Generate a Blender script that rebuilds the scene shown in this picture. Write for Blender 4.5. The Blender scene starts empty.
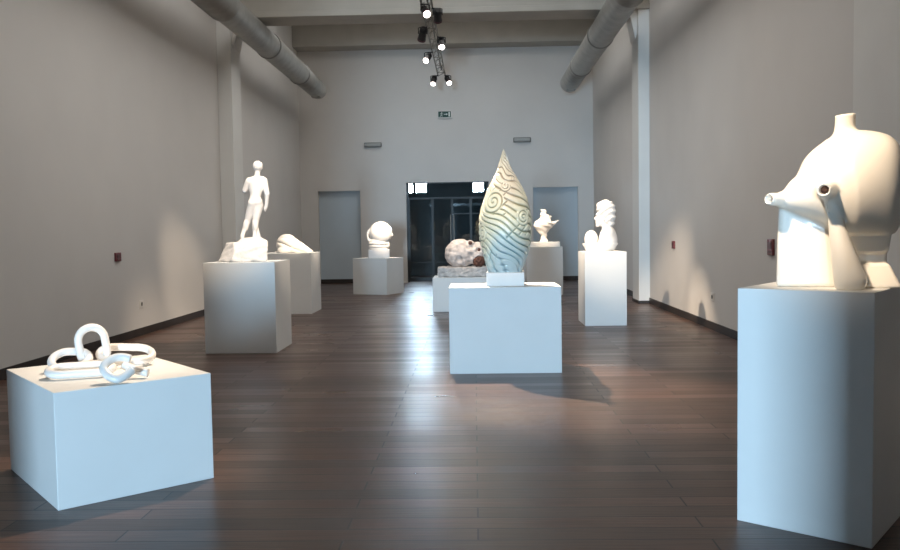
import bpy, bmesh, math, random
import numpy as np
from mathutils import Vector, Matrix

random.seed(4)
SC = bpy.context.scene
COL = SC.collection
PI = math.pi

# ------------------------------------------------------------------ helpers
def link(o, parent=None):
    COL.objects.link(o)
    if parent is not None:
        o.parent = parent
    return o

def tag(o, label=None, cat=None, group=None, kind=None):
    if label: o['label'] = label
    if cat: o['category'] = cat
    if group: o['group'] = group
    if kind: o['kind'] = kind
    return o

def empty(name, loc=(0, 0, 0), rz=0.0):
    o = bpy.data.objects.new(name, None)
    o.empty_display_size = .1
    o.location = loc
    o.rotation_euler = (0, 0, rz)
    return link(o)

def obj_bm(name, bm, mat, parent=None, smooth=False, bevel=0.0):
    me = bpy.data.meshes.new(name)
    bmesh.ops.recalc_face_normals(bm, faces=bm.faces[:])
    bm.to_mesh(me); bm.free()
    for p in me.polygons: p.use_smooth = smooth
    for m in (mat if isinstance(mat, (list, tuple)) else [mat]): me.materials.append(m)
    o = bpy.data.objects.new(name, me)
    link(o, parent)
    if bevel:
        b = o.modifiers.new('bevel', 'BEVEL'); b.width = bevel; b.segments = 2; b.limit_method = 'ANGLE'
    return o

def bx(bm, x0, x1, y0, y1, z0, z1, mi=0):
    vs = [bm.verts.new((x, y, z)) for x in (x0, x1) for y in (y0, y1) for z in (z0, z1)]
    for f in ((0, 1, 3, 2), (4, 6, 7, 5), (0, 4, 5, 1), (2, 3, 7, 6), (0, 2, 6, 4), (1, 5, 7, 3)):
        fc = bm.faces.new([vs[i] for i in f]); fc.material_index = mi
    return vs

def box(name, x0, x1, y0, y1, z0, z1, mat, parent=None, bevel=0.0):
    bm = bmesh.new(); bx(bm, x0, x1, y0, y1, z0, z1)
    return obj_bm(name, bm, mat, parent, bevel=bevel)

def tube(bm, pts, r, n=12, closed=False, caps=True):
    """round tube along a polyline (radius a number or one per point)"""
    pts = [Vector(p) for p in pts]; N = len(pts)
    rs = r if isinstance(r, (list, tuple)) else [r] * N
    rings = []; up = None
    for i, p in enumerate(pts):
        if closed: t = pts[(i + 1) % N] - pts[i - 1]
        else: t = pts[min(i + 1, N - 1)] - pts[max(i - 1, 0)]
        t.normalize()
        if up is None:
            up = Vector((0, 0, 1)) if abs(t.z) < .9 else Vector((1, 0, 0))
        a = (up - t * up.dot(t)).normalized(); b = t.cross(a); up = a
        rings.append([bm.verts.new(p + (a * math.cos(2 * PI * k / n) + b * math.sin(2 * PI * k / n)) * rs[i]) for k in range(n)])
    if closed:                                   # line the last ring up with the first
        best = min(range(n), key=lambda s: sum((rings[-1][k].co - rings[0][(k + s) % n].co).length for k in range(n)))
        for k in range(n):
            bm.faces.new((rings[-1][k], rings[-1][(k + 1) % n], rings[0][(k + 1 + best) % n], rings[0][(k + best) % n]))
    for i in range(N - 1):
        for k in range(n):
            bm.faces.new((rings[i][k], rings[i][(k + 1) % n], rings[i + 1][(k + 1) % n], rings[i + 1][k]))
    if caps and not closed:
        bm.faces.new(rings[0][::-1]); bm.faces.new(rings[-1])

def tube_obj(name, pts, r, mat, parent=None, n=12, closed=False):
    bm = bmesh.new(); tube(bm, pts, r, n, closed)
    return obj_bm(name, bm, mat, parent, smooth=True)

def catmull(ps, k=8, closed=False):
    ps = [Vector(p) for p in ps]; N = len(ps); out = []
    for i in range(N if closed else N - 1):
        g = (lambda j: ps[j % N]) if closed else (lambda j: ps[max(0, min(N - 1, j))])
        a, b, c, d = g(i - 1), g(i), g(i + 1), g(i + 2)
        for s in range(k):
            t = s / k
            out.append(.5 * ((2 * b) + (c - a) * t + (2 * a - 5 * b + 4 * c - d) * t * t + (3 * b - a - 3 * c + d) * t ** 3))
    if not closed: out.append(ps[-1])
    return out

# ---- signed distance modelling: one continuous skin per body -------------
def smin(a, b, k):
    h = np.clip(.5 + .5 * (b - a) / k, 0, 1)
    return b + (a - b) * h - k * h * (1 - h)
def smax(a, b, k): return -smin(-a, -b, k)
class G:                                         # a grid of sample points
    def __init__(s, lo, hi, h):
        n = [int(math.ceil((hi[i] - lo[i]) / h)) + 1 for i in range(3)]
        ax = [lo[i] + h * np.arange(n[i]) for i in range(3)]
        s.x, s.y, s.z = np.meshgrid(*ax, indexing='ij'); s.lo = np.array(lo, float); s.h = h
    def sph(s, c, r): return np.sqrt((s.x - c[0]) ** 2 + (s.y - c[1]) ** 2 + (s.z - c[2]) ** 2) - r
    def ell(s, c, r):
        k0 = np.sqrt(((s.x - c[0]) / r[0]) ** 2 + ((s.y - c[1]) / r[1]) ** 2 + ((s.z - c[2]) / r[2]) ** 2)
        k1 = np.sqrt(((s.x - c[0]) / r[0] ** 2) ** 2 + ((s.y - c[1]) / r[1] ** 2) ** 2 + ((s.z - c[2]) / r[2] ** 2) ** 2)
        return k0 * (k0 - 1) / np.maximum(k1, 1e-6)
    def cone(s, a, b, ra, rb):                   # capsule whose radius runs from ra to rb
        a = np.array(a, float); b = np.array(b, float); d = b - a
        t = np.clip(((s.x - a[0]) * d[0] + (s.y - a[1]) * d[1] + (s.z - a[2]) * d[2]) / (d @ d), 0, 1)
        return np.sqrt((s.x - a[0] - t * d[0]) ** 2 + (s.y - a[1] - t * d[1]) ** 2 + (s.z - a[2] - t * d[2]) ** 2) - (ra + (rb - ra) * t)
    def box(s, c, hf, r=0.0):
        qx, qy, qz = abs(s.x - c[0]) - hf[0] + r, abs(s.y - c[1]) - hf[1] + r, abs(s.z - c[2]) - hf[2] + r
        return np.sqrt(np.maximum(qx, 0) ** 2 + np.maximum(qy, 0) ** 2 + np.maximum(qz, 0) ** 2) + np.minimum(np.maximum(qx, np.maximum(qy, qz)), 0) - r
    def taper(s, z0, z1, l0, r0, l1, r1, yc, d0, d1, r=.01):   # trapezoid block, left/right edge at z0 and z1
        t = np.clip((s.z - z0) / (z1 - z0), 0, 1)
        L = l0 + (l1 - l0) * t; R = r0 + (r1 - r0) * t; D = d0 + (d1 - d0) * t
        qx, qy, qz = abs(s.x - (L + R) / 2) - (R - L) / 2 + r, abs(s.y - yc) - D + r, abs(s.z - (z0 + z1) / 2) - (z1 - z0) / 2 + r
        return np.sqrt(np.maximum(qx, 0) ** 2 + np.maximum(qy, 0) ** 2 + np.maximum(qz, 0) ** 2) + np.minimum(np.maximum(qx, np.maximum(qy, qz)), 0) - r

def skin(name, g, v, mat, parent=None, smooth=True):
    """naive surface nets of the zero level of v"""
    v = np.pad(v, 1, constant_values=1.0); lo = g.lo - g.h
    ins = v < 0
    nx, ny, nz = v.shape
    cnt = np.zeros((nx - 1, ny - 1, nz - 1)); acc = np.zeros((nx - 1, ny - 1, nz - 1, 3))
    cor = [(i, j, k) for i in (0, 1) for j in (0, 1) for k in (0, 1)]
    sl = lambda c: (slice(c[0], c[0] + nx - 1), slice(c[1], c[1] + ny - 1), slice(c[2], c[2] + nz - 1))
    for a in cor:
        for ax in range(3):
            if a[ax]: continue
            b = list(a); b[ax] = 1; b = tuple(b)
            va, vb = v[sl(a)], v[sl(b)]
            m = (va < 0) != (vb < 0)
            t = np.where(m, va / np.where(m, va - vb, 1), 0)
            cnt += m
            for q in range(3):
                acc[..., q] += m * (a[q] + (t if q == ax else 0))
    act = cnt > 0
    idx = -np.ones(act.shape, int); idx[act] = np.arange(act.sum())
    base = np.argwhere(act)
    co = lo + g.h * (base + acc[act] / cnt[act][:, None])
    faces = []
    for ax in range(3):
        o1, o2 = [(1, 2), (2, 0), (0, 1)][ax]
        s0 = [slice(1, -1)] * 3; s1 = [slice(1, -1)] * 3
        s0[ax] = slice(0, -1); s1[ax] = slice(1, None)
        A, B = ins[tuple(s0)], ins[tuple(s1)]
        for flip, m in ((False, A & ~B), (True, ~A & B)):
            e = np.argwhere(m)
            if not len(e): continue
            for q in range(3):
                if q != ax: e[:, q] += 1
            q = []
            for d1, d2 in ((1, 1), (0, 1), (0, 0), (1, 0)):
                c = e.copy(); c[:, o1] -= d1; c[:, o2] -= d2
                q.append(idx[c[:, 0], c[:, 1], c[:, 2]])
            q = np.stack(q, 1)
            faces.append(q[:, ::-1] if flip else q)
    f = np.concatenate(faces)
    me = bpy.data.meshes.new(name)
    me.from_pydata(co.tolist(), [], f.tolist()); me.update()
    for p in me.polygons: p.use_smooth = smooth
    me.materials.append(mat)
    o = bpy.data.objects.new(name, me)
    return link(o, parent)

# ------------------------------------------------------------------ materials
def mat(name, col, rough=.5, spec=.5, noise=0.0, nscale=8, bump=0.0, bscale=60, metal=0.0, coat=0.0, bdist=.01):
    m = bpy.data.materials.new(name); m.use_nodes = True
    nt = m.node_tree; b = nt.nodes['Principled BSDF']
    b.inputs['Base Color'].default_value = (*col, 1); b.inputs['Roughness'].default_value = rough
    b.inputs['Specular IOR Level'].default_value = spec; b.inputs['Metallic'].default_value = metal
    b.inputs['Coat Weight'].default_value = coat; b.inputs['Coat Roughness'].default_value = .08
    tc = nt.nodes.new('ShaderNodeTexCoord')
    if noise:
        n = nt.nodes.new('ShaderNodeTexNoise'); n.inputs['Scale'].default_value = nscale; n.inputs['Detail'].default_value = 5
        nt.links.new(tc.outputs['Object'], n.inputs['Vector'])
        r = nt.nodes.new('ShaderNodeValToRGB')
        r.color_ramp.elements[0].position = .3; r.color_ramp.elements[1].position = .7
        r.color_ramp.elements[0].color = (*[c * (1 - noise) for c in col], 1)
        r.color_ramp.elements[1].color = (*[min(1, c * (1 + noise)) for c in col], 1)
        nt.links.new(n.outputs['Fac'], r.inputs['Fac']); nt.links.new(r.outputs['Color'], b.inputs['Base Color'])
    if bump:
        n = nt.nodes.new('ShaderNodeTexNoise'); n.inputs['Scale'].default_value = bscale; n.inputs['Detail'].default_value = 6
        nt.links.new(tc.outputs['Object'], n.inputs['Vector'])
        u = nt.nodes.new('ShaderNodeBump'); u.inputs['Strength'].default_value = bump; u.inputs['Distance'].default_value = bdist
        nt.links.new(n.outputs['Fac'], u.inputs['Height']); nt.links.new(u.outputs['Normal'], b.inputs['Normal'])
    return m

def emit(name, col, s):
    m = bpy.data.materials.new(name); m.use_nodes = True
    nt = m.node_tree; nt.nodes.clear()
    e = nt.nodes.new('ShaderNodeEmission'); e.inputs['Color'].default_value = (*col, 1); e.inputs['Strength'].default_value = s
    o = nt.nodes.new('ShaderNodeOutputMaterial'); nt.links.new(e.outputs[0], o.inputs[0])
    return m

def wood_floor():
    m = bpy.data.materials.new('dark_plank_floor'); m.use_nodes = True
    nt = m.node_tree; b = nt.nodes['Principled BSDF']; L = nt.links.new
    tc = nt.nodes.new('ShaderNodeTexCoord')
    br = nt.nodes.new('ShaderNodeTexBrick')
    br.offset = .37; br.inputs['Scale'].default_value = 1; br.inputs['Brick Width'].default_value = 1.9
    br.inputs['Row Height'].default_value = .17; br.inputs['Mortar Size'].default_value = .006
    br.inputs['Mortar Smooth'].default_value = .3; br.inputs['Bias'].default_value = 0
    br.inputs['Color1'].default_value = (.125, .062, .040, 1); br.inputs['Color2'].default_value = (.062, .034, .024, 1)
    br.inputs['Mortar'].default_value = (.006, .005, .004, 1)
    L(tc.outputs['Object'], br.inputs['Vector'])
    mp = nt.nodes.new('ShaderNodeMapping'); mp.inputs['Scale'].default_value = (1.2, 22, 1)
    L(tc.outputs['Object'], mp.inputs['Vector'])
    gn = nt.nodes.new('ShaderNodeTexNoise'); gn.inputs['Scale'].default_value = 2.2; gn.inputs['Detail'].default_value = 8
    L(mp.outputs[0], gn.inputs['Vector'])
    mx = nt.nodes.new('ShaderNodeMix'); mx.data_type = 'RGBA'; mx.blend_type = 'MULTIPLY'; mx.inputs[0].default_value = .75
    rp = nt.nodes.new('ShaderNodeValToRGB'); rp.color_ramp.elements[0].position = .3; rp.color_ramp.elements[1].position = .72
    rp.color_ramp.elements[0].color = (.5, .48, .47, 1); rp.color_ramp.elements[1].color = (1.25, 1.2, 1.15, 1)
    L(gn.outputs['Fac'], rp.inputs['Fac']); L(br.outputs['Color'], mx.inputs[6]); L(rp.outputs['Color'], mx.inputs[7])
    L(mx.outputs[2], b.inputs['Base Color'])
    n2 = nt.nodes.new('ShaderNodeTexNoise'); n2.inputs['Scale'].default_value = 1.1; n2.inputs['Detail'].default_value = 4
    L(tc.outputs['Object'], n2.inputs['Vector'])
    mr = nt.nodes.new('ShaderNodeMapRange'); mr.inputs[1].default_value = .3; mr.inputs[2].default_value = .7
    mr.inputs[3].default_value = .25; mr.inputs[4].default_value = .33
    b2 = nt.nodes.new('ShaderNodeTexBrick'); b2.offset = .37
    for k_, v_ in (('Scale', 1), ('Brick Width', 1.9), ('Row Height', .17), ('Mortar Size', .006), ('Mortar Smooth', .3), ('Bias', 0)): b2.inputs[k_].default_value = v_
    b2.inputs['Color1'].default_value = (0, 0, 0, 1); b2.inputs['Color2'].default_value = (1, 1, 1, 1); b2.inputs['Mortar'].default_value = (1, 1, 1, 1)
    L(tc.outputs['Object'], b2.inputs['Vector'])
    am = nt.nodes.new('ShaderNodeMath'); am.operation = 'MULTIPLY_ADD'; am.inputs[1].default_value = .10
    L(n2.outputs['Fac'], mr.inputs[0]); L(b2.outputs['Color'], am.inputs[0]); L(mr.outputs[0], am.inputs[2]); L(am.outputs[0], b.inputs['Roughness'])
    b.inputs['Specular IOR Level'].default_value = .5
    ad = nt.nodes.new('ShaderNodeMath'); ad.operation = 'MULTIPLY_ADD'; ad.inputs[1].default_value = -.6
    L(br.outputs['Fac'], ad.inputs[0]); L(gn.outputs['Fac'], ad.inputs[2])
    bp = nt.nodes.new('ShaderNodeBump'); bp.inputs['Strength'].default_value = .35; bp.inputs['Distance'].default_value = .004
    L(ad.outputs[0], bp.inputs['Height']); L(bp.outputs[0], b.inputs['Normal'])
    return m

def glass_mat():
    m = bpy.data.materials.new('tinted_glass'); m.use_nodes = True
    nt = m.node_tree; nt.nodes.clear(); L = nt.links.new
    t = nt.nodes.new('ShaderNodeBsdfTransparent'); t.inputs[0].default_value = (.84, .90, .92, 1)
    g = nt.nodes.new('ShaderNodeBsdfGlossy'); g.inputs['Roughness'].default_value = .02
    f = nt.nodes.new('ShaderNodeFresnel'); f.inputs[0].default_value = 1.45
    x = nt.nodes.new('ShaderNodeMixShader'); o = nt.nodes.new('ShaderNodeOutputMaterial')
    L(f.outputs[0], x.inputs[0]); L(t.outputs[0], x.inputs[1]); L(g.outputs[0], x.inputs[2]); L(x.outputs[0], o.inputs[0])
    return m

M = dict(
    wall=mat('painted_plaster', (.66, .635, .605), .85, .25, noise=.025, nscale=.9, bump=.12, bscale=90, bdist=.004),
    pale=mat('pilaster_paint', (.74, .73, .70), .8, .25, noise=.02, nscale=2, bump=.1, bscale=80, bdist=.004),
    ceil=mat('ceiling_plaster', (.60, .575, .52), .9, .2, noise=.05, nscale=1.3, bump=.15, bscale=40, bdist=.006),
    beam=mat('beam_concrete', (.42, .40, .36), .9, .2, noise=.06, nscale=1.7, bump=.2, bscale=30, bdist=.006),
    niche=mat('grey_blue_panel', (.48, .55, .60), .6, .35, noise=.02, nscale=2),
    base=mat('dark_skirting', (.030, .023, .020), .5, .4, noise=.2, nscale=6),
    floor=wood_floor(),
    ped=mat('pedestal_paint', (.76, .765, .75), .62, .35, noise=.015, nscale=3, bump=.06, bscale=160, bdist=.002),
    plinth=mat('plinth_paint', (.80, .79, .77), .6, .35, noise=.02, nscale=6),
    cer=mat('white_ceramic', (.84, .81, .77), .34, .5, noise=.03, nscale=4, coat=.25),
    cream=mat('cream_ceramic', (.84, .795, .71), .36, .5, noise=.025, nscale=3, coat=.25),
    hole=mat('bare_clay_inside', (.20, .10, .065), .8, .3),
    marble=mat('white_marble', (.82, .79, .76), .5, .4, noise=.05, nscale=9),
    rock=mat('rough_white_rock', (.78, .75, .72), .8, .3, noise=.1, nscale=7, bump=.5, bscale=18, bdist=.03),
    slab=mat('weathered_stone', (.50, .47, .45), .85, .3, noise=.28, nscale=14, bump=.5, bscale=30, bdist=.02),
    bone=mat('mottled_bone', (.62, .55, .51), .6, .4, noise=.34, nscale=11, bump=.4, bscale=22, bdist=.02),
    brown=mat('brown_crystals', (.11, .045, .03), .6, .5, noise=.5, nscale=40, bump=.6, bscale=60, bdist=.02),
    dark=mat('black_metal', (.012, .011, .011), .45, .4),
    wine=mat('dark_wine_metal', (.05, .012, .02), .4, .5),
    duct=mat('galvanised_duct', (.40, .40, .38), .42, .5, noise=.12, nscale=5, metal=.55),
    duct2=mat('duct_flange', (.30, .30, .285), .45, .5, metal=.6),
    truss=mat('truss_metal', (.20, .19, .165), .5, .5, metal=.3),
    frame=mat('dark_door_metal', (.010, .012, .013), .45, .5),
    glass=glass_mat(),
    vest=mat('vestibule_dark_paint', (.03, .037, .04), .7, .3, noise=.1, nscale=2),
    sign=mat('sign_green', (.010, .055, .035), .4, .4),
    signw=mat('sign_white', (.70, .74, .70), .4, .4),
    grey=mat('grey_plastic', (.17, .17, .16), .5, .4),
    diff=mat('frosted_diffuser', (.34, .34, .32), .4, .5),
    red=mat('red_plastic', (.17, .035, .04), .45, .4),
    redd=mat('dark_red_plastic', (.09, .018, .018), .45, .4),
    white=mat('white_plastic', (.72, .70, .66), .45, .4),
    lens=emit('lit_lamp_glass', (1.0, .93, .86), 9.0),
    pane=emit('daylit_pane', (.74, .86, 1.0), 300.0),
    sky=emit('daylit_sky_pane', (.62, .80, 1.0), 1.0),
)

def struct(o, label, cat):
    return tag(o, label, cat, kind='structure')

# ------------------------------------------------------------------ the setting
XL, XR, YE, YF, ZC = -5.35, 3.68, 25.9, -1.0, 8.1
struct(box('floor', XL - .3, XR + .3, -14.3, 30.2, -.2, 0, M['floor']), 'dark brown plank floor running the length of the hall', 'floor')
FILL_SKY, FILL_SKY2 = (-3.2, 1.6, 6.4, 15.6), (-3.2, 1.6, 19.2, 22.8)  # openings of the added skylights that lift the overall light
bm = bmesh.new()
bx(bm, XL - .3, FILL_SKY[0], YF - .2, YE + .4, ZC, ZC + .2); bx(bm, FILL_SKY[1], XR + .3, YF - .2, YE + .4, ZC, ZC + .2)
for a, b in ((YF - .2, FILL_SKY[2]), (FILL_SKY[3], FILL_SKY2[2]), (FILL_SKY2[3], YE + .4)): bx(bm, FILL_SKY[0], FILL_SKY[1], a, b, ZC, ZC + .2)
struct(obj_bm('ceiling', bm, M['ceil']), 'pale plaster ceiling above the beams', 'ceiling')

def wall_y(name, y0, y1, x0, x1, z1, holes, m):
    """wall across the hall with rectangular holes (hx0,hx1,hz0,hz1)"""
    bm = bmesh.new()
    xs = sorted({x0, x1, *[h[0] for h in holes], *[h[1] for h in holes]})
    for a, b in zip(xs[:-1], xs[1:]):
        c = (a + b) / 2; z = 0.0
        for h in sorted([h for h in holes if h[0] < c < h[1]], key=lambda h: h[2]):
            if h[2] > z: bx(bm, a, b, y0, y1, z, h[2])
            z = h[3]
        if z < z1: bx(bm, a, b, y0, y1, z, z1)
    bmesh.ops.remove_doubles(bm, verts=bm.verts[:], dist=1e-5)
    return obj_bm(name, bm, m)

def wall_x(name, x0, x1, y0, y1, z1, holes, m):
    bm = bmesh.new()
    ys = sorted({y0, y1, *[h[0] for h in holes], *[h[1] for h in holes]})
    for a, b in zip(ys[:-1], ys[1:]):
        c = (a + b) / 2; z = 0.0
        for h in sorted([h for h in holes if h[0] < c < h[1]], key=lambda h: h[2]):
            if h[2] > z: bx(bm, x0, x1, a, b, z, h[2])
            z = h[3]
        if z < z1: bx(bm, x0, x1, a, b, z, z1)
    bmesh.ops.remove_doubles(bm, verts=bm.verts[:], dist=1e-5)
    return obj_bm(name, bm, m)

DL, DR, DG = (-4.81, -3.50, 0, 2.87), (1.83, 3.21, 0, 2.88), (-2.08, .47, 0, 3.09)
struct(wall_y('wall_back', YE, YE + .35, XL - .3, XR + .3, ZC, [DL, DR, DG], M['wall']),
       'pale grey end wall with two blind doorways and a dark glass entrance', 'wall')
struct(wall_x('wall_left', XL - .3, XL, YF - .2, YE, ZC, [], M['wall']), 'long warm grey wall along the left side', 'wall')
struct(wall_x('wall_right', XR, XR + .3, YF - .2, YE, ZC, [], M['wall']), 'long warm grey wall along the right side', 'wall')
struct(wall_y('wall_front', YF - .2, YF, XL, XR, ZC, [(-2.8, .48, 0, 3.3)], M['wall']), 'wall behind the camera, its opening placed to shape the daylight', 'wall')  # opening edges set so the passage light only partly reaches some pedestals

# added unseen passage behind the camera; its window and walls shape the blue daylight
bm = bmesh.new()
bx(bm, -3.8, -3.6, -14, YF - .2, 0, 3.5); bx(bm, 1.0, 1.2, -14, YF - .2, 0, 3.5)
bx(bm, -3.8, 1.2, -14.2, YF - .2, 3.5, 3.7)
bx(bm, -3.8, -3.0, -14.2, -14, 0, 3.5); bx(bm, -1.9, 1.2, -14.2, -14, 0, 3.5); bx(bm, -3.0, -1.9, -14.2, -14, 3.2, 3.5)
struct(obj_bm('wall_added_passage', bm, M['vest']), 'added dark passage behind the camera, shaping the blue daylight', 'wall')

# blind doors
for n, (x0, x1, z0, z1), lb in ((1, DL, 'left of the dark glass entrance'), (2, DR, 'right of the dark glass entrance')):
    d = struct(empty('door_%d' % n, ((x0 + x1) / 2, YE + .17, 0)), 'flat grey blue door panel in a recess of the end wall, ' + lb, 'door')
    w = (x1 - x0) / 2
    box('panel', -w, w, 0, .05, .13, z1, M['niche'], d)
    box('kick_board', -w, w, -.015, .05, 0, .13, M['base'], d)

# glass entrance
dg = struct(empty('door_3', ((DG[0] + DG[1]) / 2, YE + .22, 0)), 'dark glazed entrance with metal frame in the middle of the end wall', 'door')
cx = (DG[0] + DG[1]) / 2; hw = (DG[1] - DG[0]) / 2
def dpx(x): return (x - 474) / 838 * 26.1 - cx
bm = bmesh.new()
bx(bm, -hw, -hw + .06, -.05, .05, 0, 3.09); bx(bm, hw - .06, hw, -.05, .05, 0, 3.09)
bx(bm, -hw, hw, -.05, .05, 3.06, 3.09); bx(bm, -hw, hw, -.02, .02, 2.61, 2.635)
obj_bm('door_frame', bm, M['frame'], dg)
bm = bmesh.new(); bx(bm, -hw + .06, hw - .06, -.006, .006, 2.635, 3.05); obj_bm('transom_glass', bm, M['glass'], dg)
st = [-hw + .06, dpx(433), dpx(452.5), dpx(471), hw - .06]
for i, (a0, b0) in enumerate(zip(st[:-1], st[1:])):
    a, b = 0, b0 - a0
    bm = bmesh.new()
    bx(bm, a, a + .035, -.02, .02, .02, 2.60); bx(bm, b - .035, b, -.02, .02, .02, 2.60)
    bx(bm, a + .035, b - .035, -.03, .03, .02, .14); bx(bm, a + .035, b - .035, -.03, .03, 2.575, 2.60)
    bx(bm, a + .035, b - .035, -.015, .015, .60, .63)
    if i > 1: bx(bm, a + .035, b - .035, -.015, .015, 2.10, 2.125)
    lf = obj_bm('door_leaf', bm, M['frame'], dg); lf.location = (a0, 0, 0); lf.rotation_euler = (0, 0, math.radians(4.5) if i == 1 else 0)   # one leaf turned ajar so it does not mirror the added passage window
    bm = bmesh.new(); bx(bm, a + .035, b - .035, -.006, .006, .14, 2.575); obj_bm('glass_pane', bm, M['glass'], lf)
for s in (-.05, .05):
    tube_obj('pull_handle', [(dpx(452.5) + s, -.03, .9), (dpx(452.5) + s, -.09, .93), (dpx(452.5) + s, -.09, 2.05), (dpx(452.5) + s, -.03, 2.08)], .014, M['duct'], dg, 8)

# vestibule behind the glass
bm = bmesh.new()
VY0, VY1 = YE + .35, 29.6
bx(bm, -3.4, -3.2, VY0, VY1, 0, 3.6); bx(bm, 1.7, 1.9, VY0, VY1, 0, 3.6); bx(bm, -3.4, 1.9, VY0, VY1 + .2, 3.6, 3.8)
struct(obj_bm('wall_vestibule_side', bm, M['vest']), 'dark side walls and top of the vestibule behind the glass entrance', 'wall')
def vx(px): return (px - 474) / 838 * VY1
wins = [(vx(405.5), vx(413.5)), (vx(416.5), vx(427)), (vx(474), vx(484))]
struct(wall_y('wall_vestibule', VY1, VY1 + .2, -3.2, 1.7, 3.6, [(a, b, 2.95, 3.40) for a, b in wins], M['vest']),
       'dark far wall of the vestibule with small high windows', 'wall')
for i, (a, b) in enumerate(wins):
    w = struct(empty('window_%d' % (i + 1), ((a + b) / 2, VY1 + .08, 2.95)), 'small bright high window seen through the glass entrance, %s of three' % ('leftmost', 'middle', 'rightmost')[i], 'window')
    h = (b - a) / 2
    box('pane', -h, h, 0, .02, 0, .45, M['pane'], w)
    bm = bmesh.new(); bx(bm, -.012, .012, -.03, .0, 0, .45); bx(bm, -h, h, -.03, 0, .21, .235); obj_bm('glazing_bar', bm, M['frame'], w)

# skirting
bm = bmesh.new(); bx(bm, XL, XL + .02, YF, YE, 0, .12)
struct(obj_bm('baseboard_left', bm, M['base']), 'dark skirting board along the left wall', 'baseboard')
bm = bmesh.new(); bx(bm, XR - .02, XR, YF, YE, 0, .12)
struct(obj_bm('baseboard_right', bm, M['base']), 'dark skirting board along the right wall', 'baseboard')
bm = bmesh.new()
for a, b in ((XL + .02, DL[0]), (DL[1], DG[0]), (DG[1], DR[0]), (DR[1], XR - .02)): bx(bm, a, b, YE - .015, YE, 0, .05)
struct(obj_bm('baseboard_back', bm, M['pale']), 'low pale skirting along the end wall', 'baseboard')

# pilasters and beams
k = 1
for y0, lb in ((7.08, 'near'), (17.68, 'far')):
    for side in (-1, 1):
        bm = bmesh.new()
        wx = XL if side < 0 else XR; p = .30 if side < 0 else .23
        xi = wx - side * p
        yn = y0 - (1.3 if lb == 'near' else 0)
        bx(bm, min(wx, xi), max(wx, xi), yn, y0 + .7, .0, 6.1)
        # small corbel carrying the beam
        a, b = xi, xi - side * .16
        vs = bx(bm, min(a, b), max(a, b), y0 + .1, y0 + .6, 5.62, 6.1)
        for v in vs:
            if v.co.z < 5.7 and abs(v.co.x - b) < .01: v.co.x = a - side * .04; v.co.z = 5.5
        struct(obj_bm('trim_%d' % k, bm, M['pale'], bevel=.01), 'pale square pilaster on the %s wall, %s one' % ('left' if side < 0 else 'right', lb), 'pilaster'); k += 1
        bm = bmesh.new()
        bx(bm, min(wx, xi) - .012, max(wx, xi) + .012, yn - .012, y0 + .712, 0, .06)
        struct(obj_bm('trim_%d' % k, bm, M['base']), 'dark foot strip round the %s pilaster on the %s wall' % (lb, 'left' if side < 0 else 'right'), 'trim'); k += 1
for y0, lb in ((7.08, 'near'), (17.68, 'far')):
    bm = bmesh.new()
    bx(bm, XL, XR, y0, y0 + .72, 6.1, ZC); bx(bm, XL, XR, y0 - .05, y0 + .0, 6.1, 6.22)
    struct(obj_bm('trim_%d' % k, bm, M['beam'], bevel=.012), 'deep concrete beam crossing the hall, %s one' % lb, 'beam'); k += 1
bm = bmesh.new(); bx(bm, XL, XR, 25.2, YE, 7.14, ZC)
struct(obj_bm('trim_%d' % k, bm, M['beam'], bevel=.012), 'shallow concrete edge beam against the end wall', 'beam')

# unseen skylights added to the ceiling to raise the general brightness
for q, (S_, lb) in enumerate(((FILL_SKY, 'over the near half of the hall'), (FILL_SKY2, 'between the last two beams'))):
    w4 = struct(empty('window_%d' % (4 + q), ((S_[0] + S_[1]) / 2, (S_[2] + S_[3]) / 2, ZC)), 'long unseen skylight added as general fill light ' + lb, 'window')
    hx, hy = (S_[1] - S_[0]) / 2, (S_[3] - S_[2]) / 2
    bm = bmesh.new()
    for y in np.linspace(-hy, hy, 5): bx(bm, -hx, hx, max(-hy, y - .04), min(hy, y + .04), 0, .08)
    for x in (-hx, 0, hx): bx(bm, max(-hx, x - .04), min(hx, x + .04), -hy, hy, 0, .08)
    obj_bm('window_frame', bm, M['pale'], w4)

# ------------------------------------------------------------------ pedestals
def pedestal(cx, cy, wx, wy, h, rz, label):
    t = empty('display_pedestal', (cx, cy, 0), rz)
    tag(t, label, 'pedestal', 'white display pedestals')
    bm = bmesh.new(); bx(bm, -wx / 2, wx / 2, -wy / 2, wy / 2, 0, h)
    obj_bm('body', bm, M['ped'], t, bevel=.004)
    return t
def ped_corner(F, R, L, h, label):
    """front corner F, far end of the right face R, far end of the left face L"""
    F, R, L = Vector(F), Vector(R), Vector(L)
    a = math.atan2((R - F).y, (R - F).x)
    wx = (R - F).length; wy = (L - F).length
    c = F + Vector((math.cos(a), math.sin(a))) * wx / 2 + Vector((-math.sin(a), math.cos(a))) * wy / 2
    return pedestal(c.x, c.y, wx, wy, h, a, label)
def ped_box(x0, x1, y0, y1, h, label):
    return pedestal((x0 + x1) / 2, (y0 + y1) / 2, x1 - x0, y1 - y0, h, 0, label)

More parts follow.
